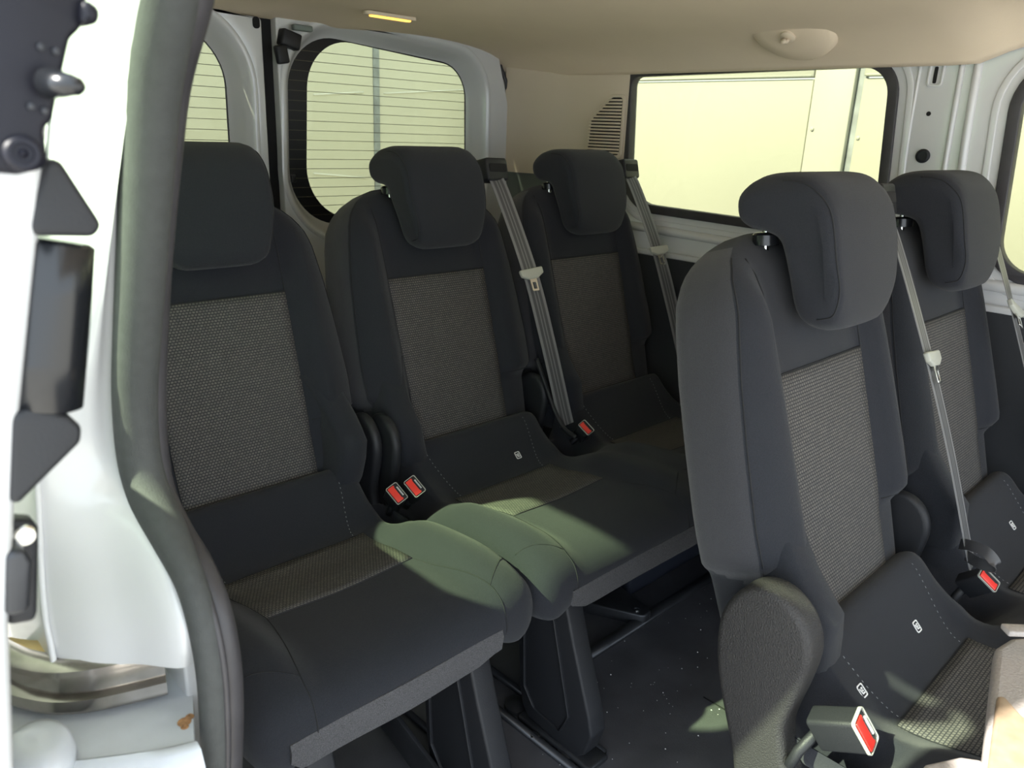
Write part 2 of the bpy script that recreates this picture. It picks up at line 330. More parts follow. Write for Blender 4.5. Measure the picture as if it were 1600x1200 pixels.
# curved stainless door track
tb = [(-40, 1060), (20, 1096), (60, 1108), (100, 1112), (150, 1107), (210, 1094), (262, 1081)]
tr = catmull([A(x, y, 'z', .742) for x, y in tb], 5)
L = []
for i, p in enumerate(tr):
    t = (tr[min(i + 1, len(tr) - 1)] - tr[max(i - 1, 0)]).normalized(); nn = t.cross(Vector((0, 0, 1))).normalized()
    if nn.y > 0: nn = -nn
    prof = [(.004, 0), (.006, .004), (.005, .014), (-.002, .017), (-.003, .034), (.003, .037), (.003, .043), (-.006, .048), (-.016, .048), (-.016, 0)]
    L.append([p + nn * a + Vector((0, 0, b)) for a, b in prof])
trk = sharp(loops_mesh('door_track', L, STAIN, wl, label='curved stainless steel door track'), 30)
L = [[p + Vector((0, .012, .040)), p + Vector((0, .03, .046)), p + Vector((0, .05, .046)), p + Vector((0, .05, .038))] for p in tr[4:]]
loops_mesh('track_primer', L, BRASS, wl, label='gold coloured primer strip behind the door track')
# body shelf below the track
sh = [A(x, y, 'z', .735) for x, y in ((-60, 1010), (100, 1010), (262, 1030), (300, 1030), (303, 1158), (240, 1172), (100, 1190), (-60, 1200))]
vs = [tuple(p) for p in sh] + [tuple(p - Vector((0, 0, .02))) for p in sh]; k8 = 8
shelf = mesh('sill_shelf', vs, [tuple(range(8)), tuple(range(15, 7, -1))] + [(i, (i + 1) % 8, 8 + (i + 1) % 8, 8 + i) for i in range(8)], WHD, wl, smooth=False, label='worn white sill shelf below the track')
lo = [A(x, y, 'z', .735) for x, y in ((-60, 1200), (100, 1190), (240, 1172), (304, 1158))]
L = [[p, p + Vector((0, -.006, .004)), p + Vector((0, -.014, .001)), p + Vector((0, -.022, -.02)), p + Vector((0, -.03, -.2)), p + Vector((0, .01, -.2))] for p in catmull(lo, 4)]
sharp(loops_mesh('sill_front', L, WHD, wl, label='rolled front edge of the white sill'), 60)
bl = A(62, 1175, 'z', .745)
L = []
for s, h in ((1.0, 0), (.98, .008), (.86, .018), (.60, .022), (.3, .022), (.02, .021)):
    L.append([bl + Vector(((math.cos(t) * .026 * s), (math.sin(t) * .034 * s), h - .008)) for t in [k * math.tau / 20 for k in range(20)]])
loops_mesh('sill_boss', L, WHD, wl, label='pressed bulge in the sill beside the door')
rs = A(288, 1128, 'z', .7355)
for (dx, dy, r) in ((0, 0, .006), (.006, .003, .004), (-.002, -.006, .0035)):
    lathe('rust_spot', [(r, 0), (r * .9, .0006), (.0003, .0007)], Matrix.Translation(rs + Vector((dx, dy, 0))), mat('rust', (.38, .20, .09), .9, var=.4, varscale=300, bump=1, scale=500), wl, 12)

# door_3: slid-open side door at the left edge
XT = []
for x, y in ((92, 40), (78, 270), (64, 400), (46, 560), (32, 700), (23, 850), (18, 1000), (18, 1195)):
    p = A(x, y, 'y', -1.0); XT.append((p.z, p.x))
XT.sort()
def xin(z): return interp(z, XT) if z <= XT[-1][0] else XT[-1][1] + (z - XT[-1][0]) * .14
DW = fillet([(-.90, 1.47), (-.90, 1.06), (.12, 1.06), (.12, 1.47)], .07, 8)
d3 = struct(plate('door_3', [[(-1.0, .30), (-1.0, .5), (-1.0, .7), (-1.0, .8), (-1.0, .9), (-1.0, 1.0), (-1.0, 1.1), (-1.0, 1.2), (-1.0, 1.3), (-1.0, 1.5), (.16, 1.5), (.16, 1.3), (.16, 1.1), (.16, .9), (.16, .6), (.16, .30)], DW], 'x', -.055, 0, WHT, bevel=.008, warp=lambda c: Vector((c.x + xin(c.z), c.y, c.z)), res=3), 'white sliding side door standing open at the left edge')
struct(plate('window_4', [offset(DW, .01)], 'x', -.034, -.030, GLD, warp=lambda c: Vector((c.x + xin(c.z), c.y, c.z))), 'green tinted sliding door window')
def dpoly(name, px, y0, th, m, bevel=.003, label=None, rr=.004):
    P = [A(a, b, 'y', y0) for a, b in px]; lp = fillet([(p.x, p.z) for p in P], rr, 5)
    return plate(name, [lp], 'y', y0, y0 + th, m, d3, bevel, label=label)
dpoly('hinge_bracket', [(-40, -60), (150, -60), (128, 45), (112, 60), (92, 150), (84, 190), (70, 200), (80, 262), (30, 274), (-40, 268)], -1.03, .05, mat('brown_black_metal', (.008, .008, .013), .45, 0, var=.2, varscale=20, spec=.25), label='black steel roller bracket on the sliding door', rr=.006)
dpoly('hinge_end', [(128, -8), (160, 12), (157, 36), (126, 44)], -1.035, .02, mat('brown_black_metal', (0, 0, 0)), label='squared end of the roller bracket')
tube('roller_pin', [A(78, 130, 'y', -1.035), A(98, 132, 'y', -1.045), A(112, 133, 'y', -1.05), A(126, 136, 'y', -1.05), A(133, 138, 'y', -1.05)], [.0062, .0050, .0042, .0034, .0015], BLK, d3, 14, label='pointed black guide pin')
bM = frame(A(36, 240, 'y', -1.032), (-.1, -1, .1), (1, 0, 0))
lathe('bracket_bolt', [(.0072, -.003), (.0072, .0006), (.0058, .002), (.0040, .002), (.0036, .0006), (.002, .0006), (.0003, .0025)], bM, mat('brown_black_metal', (0, 0, 0)), d3, 20)
for x, y in ((63, 73), (87, 80), (48, 166), (70, 173)):
    lathe('rivet', [(.0014, 0), (.0012, .0009), (.0003, .0012)], frame(A(x, y, 'y', -1.031), (0, -1, 0), (1, 0, 0)), STEEL, d3, 10)
dpoly('upper_guard', [(58, 300), (78, 222), (162, 352), (150, 371), (40, 370)], -1.0, .03, PLA, label='black plastic guard above the grab block', rr=.005)
# cylinder like block with a vertical sheen
cA = A(88, 375, 'y', -.985); cB = A(68, 636, 'y', -.985)
tube('grab_block', [cA + Vector((0, 0, 0)), cA.lerp(cB, .02), cA.lerp(cB, .3), cA.lerp(cB, .7), cA.lerp(cB, .98), cB], [.014, .0165, .0170, .0172, .0172, .014], BLK, d3, 24, label='rounded glossy black block on the door edge')
dpoly('lower_guard', [(18, 648), (60, 636), (108, 650), (130, 668), (128, 692), (60, 760), (14, 806)], -1.0, .03, PLA, label='black wedge-shaped guard under the grab block', rr=.006)
dpoly('latch_plate', [(10, 812), (52, 814), (62, 826), (60, 958), (55, 972), (10, 980)], -.985, .012, PLA, label='black latch plate with a bolt', rr=.004)
lathe('latch_bolt', [(.0055, 0), (.0055, .0015), (.0045, .0025), (.0025, .0025), (.002, .001), (.0003, .001)], frame(A(38, 836, 'y', -.986), (0, -1, 0), (1, 0, 0)), CHR, d3, 14)
dpoly('latch_block', [(8, 864), (40, 860), (52, 880), (48, 956), (8, 968)], -1.0, .02, STEEL, label='latch housing block', rr=.004)

# rear wall: two rear doors
wb = struct(plate('wall_back', [[(-.14, 0), (1.84, 0), (1.84, 1.60), (-.14, 1.60)], [(.0, .02), (1.755, .02), (1.755, 1.0), (1.735, 1.40), (1.66, 1.50), (1.4, 1.535), (.2, 1.54), (.03, 1.49), (.0, 1.2)]], 'y', .83, .872, WHT, bevel=.003), 'white rear door frame of the van')
def rear_door(name, xa, xb, win, label, wlab, wname, frit):
    # door leaf with a deep rounded window reveal
    o = struct(plate(name, [fillet([(xa, .02), (xb, .02), (xb, 1.30), (xb - (.07 if xb > 1.2 else 0), 1.515), (xa + (.05 if xa < .3 else 0), 1.535)], .012), offset(win, .055)], 'y', .79, .87, WHT, bevel=.004), label)
    a = offset(win, .056); L = []
    for d, y in ((.058, .787), (.052, .783), (.044, .785), (.036, .792), (.022, .815), (.010, .842), (.001, .853), (-.002, .856)):
        q = offset(win, d); L.append([Vector((p[0], y, p[1])) for p in q])
    loops_mesh('window_reveal', L, WHT, o, cap=False)
    g = struct(plate(wname, [offset(win, .004)], 'y', .860, .864, GLS), wlab)
    plate('black_border', [offset(win, .003), frit], 'y', .8575, .8585, mat('black_frit', (.006, .007, .010), .3), g)
    V = []; Fc = []
    xs = [p[0] for p in win]; z0 = min(p[1] for p in win); z1 = max(p[1] for p in win); N = len(win)
    k = 0; z = z1 - .045
    while z > z0 + .02:      # heater wires cut to the window outline
        c = []
        for i in range(N):
            p, q = win[i], win[(i + 1) % N]
            if (p[1] - z) * (q[1] - z) < 0: c.append(p[0] + (q[0] - p[0]) * (z - p[1]) / (q[1] - p[1]))
        if len(c) >= 2:
            x0, x1 = min(c), max(c); b = len(V); h = .0008
            for x in (x0, x1):
                V += [(x, .8565, z - h), (x, .8565, z + h), (x, .8550, z + h), (x, .8550, z - h)]
            for j in range(4): Fc.append((b + j, b + (j + 1) % 4, b + 4 + (j + 1) % 4, b + 4 + j))
        z -= .0285
    h_ = mesh('heating_wire', V, Fc, HEATER, g, smooth=False); h_['kind'] = 'stuff'
    return o
WL = fillet([(.885, 1.505), (.865, .93), (1.59, .93), (1.578, 1.455)], [.16, .17, .16, .12], 12)
FL_ = fillet([(.955, 1.497), (.925, .95), (1.585, .945), (1.572, 1.448)], [.15, .16, .15, .11], 12)
d2 = rear_door('door_2', .818, 1.738, WL, 'left-hand white rear door with the large heated window seen behind the middle seat', 'heated rear window with black border', 'window_5', FL_)
WR_ = fillet([(.10, 1.455), (.09, .93), (.69, .93), (.695, 1.50)], [.12, .16, .17, .16], 12)
FR_ = fillet([(.11, 1.447), (.10, .945), (.684, .95), (.689, 1.493)], [.11, .15, .16, .15], 12)
d1 = rear_door('door_1', .02, .775, WR_, 'white rear door seen beside the seal above the nearest seat', 'heated rear window half hidden by the door seal', 'window_6', FR_)
plate('centre_gap', [[(.774, .02), (.820, .02), (.820, 1.53), (.774, 1.53)]], 'y', .82, .85, DARK, d2, label='black rubber joint between the rear doors')
# latch at the top of the rear doors
box('door_latch', A(452, 62, 'y', .775), (.060, .035, .045), PLA, d2, .006, rot=Matrix.Rotation(.25, 3, 'Y'), label='black latch at the top of the rear door')
box('latch_arm', A(440, 85, 'y', .770), (.036, .022, .050), PLA, d2, .006, rot=Matrix.Rotation(-.2, 3, 'Y'))
box('latch_keeper', A(472, 44, 'y', .76), (.06, .02, .016), TRIMD, d2, .004)
box('door_clip', A(458, 279, 'y', .784), (.014, .012, .022), PLA, d2, .002)
plate('drain_hole', [fillet([(.748, 1.485), (.768, 1.485), (.768, 1.515), (.748, 1.515)], .009)], 'y', .786, .789, DARK, d1)
tube('frame_seal', [(1.744, .80, .9), (1.744, .80, 1.20), (1.740, .80, 1.33), (1.724, .80, 1.41), (1.69, .80, 1.465)], .007, RUB, wb, 10)

# ------------------------------------------------------------------ seats
AXS = Vector((0, .3038, .9527)); NRM = Vector((0, -.9527, .3038)); B0 = Vector((0, 0, .506))
HW = [(-.085, .17), (-.07, .205), (-.04, .232), (.0, .248), (.10, .258), (.118, .262), (.135, .280), (.2, .284), (.32, .276), (.42, .266), (.50, .252), (.54, .240), (.575, .218), (.60, .188), (.62, .150), (.632, .11), (.638, .06)]
DD = [(-.085, .02), (-.07, .042), (-.04, .060), (0, .066), (.54, .066), (.585, .060), (.61, .048), (.628, .030), (.638, .010)]
EXP = 3.6
def bump_b(ax, s):
    return .046 * sm(ax, .138, .200) * (.15 + .85 * sm(s, .10, .145)) * (1 - .9 * sm(s, .50, .62)) * (1 - .25 * sm(ax, .21, .28))
def b_at(x, s, off=0):
    hw = interp(s, HW); D = interp(s, DD); u = min(.9999, abs(x) / hw); E = (1 - u ** EXP) ** (1 / EXP)
    return B0 + AXS * s + Vector((x, 0, 0)) + NRM * (-.068 + (D + bump_b(abs(x), s)) * E + off)
def b_loop(s, n=88):
    hw = interp(s, HW); D = interp(s, DD); out = []
    for k in range(n):
        t = k * math.tau / n; c, si = math.cos(t), math.sin(t)
        x = hw * math.copysign(abs(c) ** (2 / EXP), c); e = math.copysign(abs(si) ** (2 / EXP), si)
        h = D * e + (bump_b(abs(x), s) * e if e > 0 else 0)
        out.append(B0 + AXS * s + Vector((x, 0, 0)) + NRM * (-.068 + h))
    return out
def b_side(s, th, sg, off=.0006):
    l = interp(s, HW); D = interp(s, DD); c, si = math.cos(th), math.sin(th); x = l * c ** (2 / EXP); e = si ** (2 / EXP)
    return B0 + AXS * s + Vector((sg * (x + off), 0, 0)) + NRM * (-.068 + (D + bump_b(x, s)) * e + off)
SS = [-.085, -.08, -.07, -.055, -.04, -.02, 0, .04, .08, .10, .108, .115, .122, .13, .138, .15, .18, .22, .27, .32, .37, .42, .46, .50, .52, .54, .555, .57, .585, .598, .608, .618, .626, .632, .636, .638]
def sheet(name, f, nu, nv, m, parent, uvf, lip=.004):
    V = []; UV = []; Fc = []
    for j in range(-1, nv + 2):
        for i in range(-1, nu + 2):
            a = min(max(i, 0), nu) / nu; b = min(max(j, 0), nv) / nv; edge = i in (-1, nu + 1) or j in (-1, nv + 1)
            V.append(f(a, b, -lip if edge else 0)); UV.append(uvf(a, b))
    w_ = nu + 3
    for j in range(nv + 2):
        for i in range(nu + 2):
            a = j * w_ + i; Fc.append((a, a + 1, a + 1 + w_, a + w_))
    return mesh(name, V, Fc, m, parent, UV)
def backrest(parent, xc):
    T = Matrix.Translation((xc, 0, 0))
    o = loops_mesh('backrest', [[T @ p for p in b_loop(s)] for s in SS], FAB, parent)
    o.data.materials.append(FAB_LIT)
    for f in o.data.polygons:
        x = abs(f.center.x - xc)
        if x > .15 and f.center.z > .60:
            q = f.center - T.translation; s_ = (q - B0).dot(AXS); dep = (q - B0 - AXS * s_).dot(NRM) + .068; d_ = interp(s_, DD) + bump_b(x, s_)
            if dep < d_ * .63: f.material_index = 1  # side faces get the paler cloth as painted light
    hx = lambda b: .146 + .006 * b
    sheet('patterned_panel', lambda a, b, l: T @ b_at((a * 2 - 1) * hx(b), -.035 + b * .443, .0022 + l), 14, 22, WEAVE, o, lambda a, b: (a * .30 + xc * 3, b * .443))
    sm_ = lambda pts, m=SEAM, r=.0011: tube('seam', [T @ p for p in pts], r, m, o, 5)
    for sg in (-1, 1):
        sm_([b_at(sg * hx((s + .035) / .443), s, .0012) for s in [-.03 + k * .0285 for k in range(23)]])
        sm_([b_side(s, .47, sg) for s in [.125 + k * .017 for k in range(29)]])
        sm_([b_side(s, .0008, sg) for s in [-.05 + k * .03 for k in range(21)]] if False else [b_side(.124, .47 + k * .09, sg) for k in range(9)])
    sm_([b_at(-.152 + .304 * k / 12, .409, .0012) for k in range(13)])
    return o
def headrest(parent, xc):
    T = Matrix.Translation((xc, 0, 0))
    prof = [(.080, .966), (.063, .978), (.058, 1.02), (.066, 1.075), (.078, 1.125), (.094, 1.165), (.120, 1.190), (.155, 1.199), (.20, 1.196), (.232, 1.184), (.250, 1.160), (.246, 1.126), (.225, 1.111), (.195, 1.107), (.172, 1.098), (.160, 1.075), (.150, 1.035), (.140, .995), (.124, .971), (.102, .963)]
    pr = [(p.y, p.z) for p in catmull([(0, a, b) for a, b in prof], 4, True)]; L = []; HWD = .122; R0 = .019
    xs_ = [-HWD + R0 * (1 - math.cos(k * math.pi / 2 / 8)) for k in range(9)] + [-HWD + R0 + (2 * HWD - 2 * R0) * k / 14 for k in range(1, 14)]
    xs_ += [-x for x in reversed(xs_[:9])]
    for x in xs_:
        de = HWD - abs(x); d = R0 - math.sqrt(max(0, R0 * R0 - (R0 - de) ** 2)) if de < R0 else 0
        q = offset(pr, -d * .96); l = []
        for y, z in q:
            t = max(0, (abs(x) - (HWD - .055)) / .055); u_ = max(0, (abs(x) - (HWD - .04)) / .04)
            zz = z + .042 * (1 - math.sqrt(max(0, 1 - t * t * .96))) * sm(1.09 - z, 0, .10) - .016 * u_ * u_ * sm(z, 1.13, 1.19)
            yy = y + .008 * (abs(x) / HWD) ** 2 * sm(.16 - y, 0, .05)
            l.append(T @ Vector((x * (1 - .13 * sm(1.10 - z, 0, .13)), yy, zz)))
        L.append(l)
    o = loops_mesh('headrest', L, FAB, parent)
    n = len(pr); cen = T @ Vector((0, .12, 1.08))
    for i in (5, len(xs_) - 6):
        l = L[i]; idx = [k % n for k in range(-2, 31)]
        tube('seam', [l[k] + (l[k] - cen).normalized() * .0005 for k in idx], .0012, SEAM, o, 5)
    for sx in (-.085, .085):
        M = frame((xc + sx, .208, 1.096), (0, .10, 1), (1, 0, 0))
        c = lathe('headrest_collar', [(.021, -.012), (.021, .004), (.018, .007), (.010, .008), (.0005, .008)], M, BLK, parent, 20)
        lathe('headrest_post', [(.0055, -.05), (.0055, .06)], M, CHR, c, 12)
    return o
# cushion
CP = [(.005, .36), (.012, .44), (.008, .50), (-.012, .520), (-.035, .516), (-.068, .482), (-.108, .442), (-.145, .421), (-.20, .424), (-.27, .441), (-.33, .450), (-.40, .456), (-.46, .458), (-.510, .452), (-.545, .434), (-.560, .405), (-.556, .378), (-.535, .362), (-.47, .352), (-.30, .345), (-.10, .345)]
CPS = catmull([(0, a, b) for a, b in CP], 4, True)
CTOP = sorted([(p.y, p.z) for p in CPS[8:60]], key=lambda q: q[0])
def dist(x, cs): return min(abs(x - c) for c in cs)
def bump_c(x, y, cs):
    d = dist(x, cs); return -.11 * sm(d, .208, .245) * sm(y, -.20, -.13) + .034 * sm(d, .150, .215) * sm(-y, .05, .17) * (1 - .55 * sm(-y, .40, .56)) * (1 - .25 * sm(d, .23, .285)) - .006 * (1 - sm(d, 0, .17)) * sm(-y, .15, .25)
def c_scale(x, cs):
    x0, x1 = min(cs) - .284, max(cs) + .284
    d = min(x - x0, x1 - x) / .075
    if d >= 1: return 1.0
    d = max(d, .0); return (1 - (1 - d) ** 3.2) ** (1 / 2.6)
def c_top(x, y, cs, off=0):
    e = max(c_scale(x, cs), .02); yo = -.28 + (y + .28) / (.80 + .20 * e)
    z = interp(yo, CTOP); z = .41 + (z - .41) * e + bump_c(x, yo, cs) * e
    return Vector((x, y, z + off))
def cushion(parent, cs):
    x0, x1 = min(cs) - .284, max(cs) + .284; N = 56 if len(cs) == 1 else 104; L = []
    for i in range(N + 1):
        t = i / N; x = x0 + (x1 - x0) * (t - .9 * math.sin(math.tau * t) / math.tau * (1 if len(cs) == 1 else .8) * .8)
        e = max(c_scale(x, cs), .02); l = []
        for p in CPS:
            top = sm(p.z, .40, .44); y = -.28 + (p.y + .28) * (.80 + .20 * e)
            low = .012 * sm(dist(x, cs), .16, .24) * (1 - sm(p.z, .36, .42)) * sm(-p.y, .3, .5) * 2.4
            l.append(Vector((x, y, .41 + (p.z - .41) * e + bump_c(x, p.y, cs) * e * top - low * e)))
        L.append(l)
    o = loops_mesh('seat_cushion', L, FAB, parent)
    for c in cs:
        hx = lambda b: .150 + .010 * b
        sheet('patterned_panel', lambda a, b, l: c_top(c + (a * 2 - 1) * hx(b), -.335 + b * .185, cs, .002 + l), 14, 10, WEAVE, o, lambda a, b: (a * .30 + c * 3, b * .185 + .1))
        for sg in (-1, 1):
            pts = [(c + sg * .150, -.33), (c + sg * .158, -.38), (c + sg * .172, -.44), (c + sg * .184, -.49), (c + sg * .190, -.525)]
            P = [c_top(x, y, cs, .0004) for x, y in [tuple(v[:2]) for v in catmull([(a, b, 0) for a, b in pts], 4)]]
            x = c + sg * .190; e = c_scale(x, cs); front = [Vector((x, -.28 + (p.y + .28) * (.8 + .2 * e) - .0006, .41 + (p.z - .41) * e + bump_c(x, p.y, cs) * e * sm(p.z, .40, .44))) for p in CPS if p.y < -.53]
            tube('seam', P + [q for q in front if q.z < P[-1].z - .004], .0011, SEAM, o, 5)
            tube('seam', [c_top(c + sg * hx(b / 8), -.335 + .185 * b / 8, cs, .0005) for b in range(9)], .0010, SEAM, o, 5)
            ends = [(c + sg * (.188 + .014 * k), -.515 + .0085 * k) for k in range(7)]
            tube('seam', [c_top(x, y, cs, .0004) for x, y in ends], .0010, SEAM, o, 5)
            st = [(c + sg * (.150 - .03 * sm(k, 0, 8) * (-1)) - sg * .012, -.150 + .0150 * k) for k in range(9)]
            V = []
            P = catmull([c_top(x, y, cs, .0008) for x, y in st], 6)
            for i in range(0, len(P) - 2, 3): tube('stitch', [P[i], P[i + 1]], .0006, STITCH, o, 4)
        tube('seam', [c_top(c - .155 + .31 * k / 14, -.149, cs, .0008) for k in range(15)], .0010, SEAM, o, 5)
    return o
def tag_symbol(parent, x, y, cs, s=.0085):
    p = c_top(x, y, cs); q = c_top(x, y + .01, cs); t = (q - p).normalized(); n = Vector((1, 0, 0)).cross(t).normalized()
    M = Matrix(((1, t.x, n.x, p.x), (0, t.y, n.y, p.y), (0, t.z, n.z, p.z), (0, 0, 0, 1)))
    k = s; o = plate('anchor_symbol', [rrect(-k, -k * 1.15, k, k * 1.15, k * .4, 4), rrect(-k * .78, -k * .93, k * .78, k * .93, k * .3, 4)], 'z', .0005, .0016, WPRINT, parent, xf=M, label='small white child-seat anchor symbol')
    for lp in ([(.0 * k, .55 * k), (.45 * k, .55 * k), (.45 * k, .2 * k), (.0, .2 * k)], [(-.6 * k, .5 * k), (-.35 * k, .5 * k), (-.05 * k, -.35 * k), (.55 * k, -.35 * k), (.55 * k, -.6 * k), (-.25 * k, -.6 * k)], [(-.2 * k, .1 * k), (.3 * k, .1 * k), (.55 * k, -.2 * k), (.1 * k, -.2 * k)]):
        plate('symbol_stroke', [lp], 'z', .0005, .0016, WPRINT, o, xf=M)
def flap(parent, xa, xb, yoff=0):
    L = []
    N = 24
    for i in range(N + 1):
        t = i / N; x = xa + (xb - xa) * t; wv = .0012 * math.sin(t * 9)
        h = .052 * sm(t, -.08, .06) * (1 - .25 * sm(t, .85, 1.0)); y = -.558 + wv + yoff
        L.append([Vector((x, y, .398)), Vector((x, y - .004, .398)), Vector((x, y - .008 + wv, .385)), Vector((x, y - .004 + wv, .396 - h)), Vector((x, y + .001 + wv, .396 - h)), Vector((x, y - .001, .385))])
    return sharp(loops_mesh('carpet_flap', L, CARP, parent, label='rough grey carpet strip hanging from the cushion front'), 60)
LEG = [(-.40, .352), (-.402, .272), (-.418, .10), (-.430, .045), (-.448, .022), (-.582, .004), (-.612, .030), (-.628, .085), (-.618, .125), (-.565, .270), (-.540, .345), (-.535, .360)]
def leg(parent, x, label=None):
    lp = fillet(LEG, [.004, .02, .03, .02, .006, .004, .012, .02, .02, .02, .01, .004], 4)
    o = plate('leg', [lp], 'x', x - .024, x + .024, PLA, parent, bevel=.006, label=label)
    rec = fillet([(-.425, .335), (-.44, .10), (-.47, .062), (-.545, .05), (-.565, .10), (-.50, .335)], .008, 4)
    plate('leg_rib', [offset(rec, .004), rec], 'x', x - .030, x - .022, PLA, o, bevel=.0015)
    box('foot_plate', (x, -.53, .008), (.062, .21, .016), STEEL, o, .005)
    lathe('foot_bolt', [(.012, 0), (.012, .006), (.009, .009), (.0005, .009)], Matrix.Translation((x - .042, -.49, .004)), CHR, o, 12)
    return o
def hinge_cover(parent, x, sg, z0=.02, big=1):
    # paddle shaped side cover, rounded top, waist, flared lower end
    P = [(.018, .345), (.058, .46), (.071, .535), (.066, .588), (.04, .634), (.008, .652), (-.028, .648), (-.060, .622), (-.076, .578), (-.070, .520), (-.057, .455), (-.058, .42), (-.072, .36), (-.10, .30), (-.10, .24), (-.02, .24)]
    lp = [tuple(v[:2]) for v in catmull([(a, b, 0) for a, b in P], 4, True)]
    o = plate('hinge_cover', [lp], 'x', x - .026, x + .026, PLG, parent, bevel=.011, label='grained black plastic hinge cover', res=4)
    return o
def boot(parent, xc, sg):
    L = []
    for s, hw in ((-.02, .0), ):
        pass
    return None
def under(parent, xa, xb):
    box('seat_frame', ((xa + xb) / 2, -.28, .335), (xb - xa - .06, .44, .022), STEEL, parent, .004)
    tube('cross_tube', [(xa + .05, -.10, .32), (xb - .05, -.10, .32)], .014, STEEL, parent, 12)
    tube('cross_tube', [(xa + .05, -.46, .33), (xb - .05, -.46, .33)], .014, STEEL, parent, 12)
def linkage(parent, x):
    lp = fillet([(-.50, .020), (-.50, .075), (-.06, .21), (-.02, .20), (-.02, .15), (-.42, .020)], .018, 5)
    o = plate('linkage_arm', [lp], 'x', x - .005, x + .005, STEEL, parent, bevel=.002)
    for y, z in ((-.47, .048), (-.06, .178)):
        lathe('pivot_bolt', [(.010, 0), (.010, .006), (.006, .008), (.0005, .008)], frame((x - .005, y, z), (-1, 0, 0), (0, 1, 0)), CHR, o, 12)
    rr_ = plate('rear_leg', [fillet([(-.10, .345), (-.14, .03), (-.16, .004), (.05, .004), (.05, .03), (-.02, .345)], .01, 4)], 'x', x - .012, x + .012, PLA, parent, bevel=.004)

def make_seat(name, label, cat, cs, x0, y0, group, legs, covers, flaps, links):
    t = thing(name, label, cat, (x0, y0, 0), group)
    for c in cs: backrest(t, c); headrest(t, c)
    cushion(t, cs)
    for a, b in flaps: flap(t, a, b)
    for x in legs: leg(t, x)
    for x, sg in covers: hinge_cover(t, x, sg)
    under(t, min(cs) - .26, max(cs) + .26)
    for x in links: linkage(t, x)
    return t
X1, X2, P = .300, .8723, .564
S1 = make_seat('passenger_seat', 'single dark seat nearest the door seal, left of the rear row', 'seat', [0], X1, 0, 'charcoal cloth van seats', [-.18, .145], [(-.292 + .02, -1)], [(-.235, .18)], [.10])
S2 = make_seat('double_bench_seat', 'two-place charcoal bench in the middle and right of the rear row', 'bench', [0, P], X2, 0, 'charcoal cloth van seats', [-.172, P + .19], [], [(-.205, P + .2)], [-.06])
XB, YB, PB = .9017, -.9897, .5623
S3 = make_seat('double_bench_seat', 'two-place charcoal bench nearest the camera at the right', 'bench', [0, PB], XB, YB, 'charcoal cloth van seats', [-.10, PB + .19], [], [(-.235, PB + .2)], [])
tag_symbol(S2, -.13, -.085, [0, P]) if False else None
for par, cs, pts in ((S2, [0, P], [(.090, -.10)]), (S3, [0, PB], [(-.17, -.095), (.065, -.09), (PB + .065, -.09)])):
    for x, y in pts: tag_symbol(par, x, y, cs)

# plastic hinge covers between the seats
def cover_at(parent, xw, yw, x, y, s=1, m=PLG, th=.026, label='black plastic hinge cover'):
    P_ = [(.018, .345), (.058, .46), (.071, .535), (.066, .588), (.04, .634), (.008, .652), (-.028, .648), (-.060, .622), (-.076, .578), (-.070, .520), (-.057, .455), (-.058, .42), (-.080, .36), (-.13, .31), (-.15, .24), (-.02, .22)]
    lp = [tuple(v[:2]) for v in catmull([(y + a * s, .42 + (b - .42) * s, 0) for a, b in P_], 4, True)]
    return plate('hinge_cover', [lp], 'x', x - th, x + th, m, parent, bevel=.012, label=label, res=4)
cover_at(S3, 0, 0, .606 - XB, .006, .97, label='large grained hinge cover with rounded top')
cover_at(S1, 0, 0, .572 - X1, .015, .86, PLA, .013)
cover_at(S2, 0, 0, .604 - X2, -.015, .86, PLA, .013)
cover_at(S2, 0, 0, P / 2 - .012, .035, .80, PLA, .012)
cover_at(S3, 0, 0, PB / 2 - .012, .035, .80, PLA, .012)
tube('bracket_edge', catmull([A(838, 560, 'x', 1.135) - Vector((X2, 0, 0)), A(852, 600, 'x', 1.135) - Vector((X2, 0, 0)), A(868, 645, 'x', 1.135) - Vector((X2, 0, 0)), A(882, 670, 'x', 1.135) - Vector((X2, 0, 0)), A(900, 683, 'x', 1.135) - Vector((X2, 0, 0))], 5), .006, PLA, S2, 8)
# cloth boot between back side and hinge on the front bench
def boot_mesh(parent, xc, sg=-1):
    L = []
    for z, ya, yb, w0_ in ((.72, .06, .11, .215), (.69, .035, .115, .232), (.66, .012, .12, .240), (.63, -.012, .115, .246), (.605, -.035, .11, .247), (.58, -.058, .10, .246), (.54, -.060, .085, .24), (.50, -.058, .07, .23), (.46, -.052, .05, .21), (.43, -.045, .03, .19)):
        l = []
        for k in range(16):
            t = k * math.tau / 16; c, si = math.cos(t), math.sin(t); e = .5
            l.append(Vector((xc + sg * (w0_ - .035) + .038 * math.copysign(abs(c) ** e, c), (ya + yb) / 2 + (yb - ya) / 2 * math.copysign(abs(si) ** e, si), z)))
        L.append(l)
    return loops_mesh('side_boot', L, FAB, parent)
boot_mesh(S3, 0); boot_mesh(S1, 0, 1); boot_mesh(S2, 0, -1); boot_mesh(S2, P, -1); boot_mesh(S3, PB, -1)

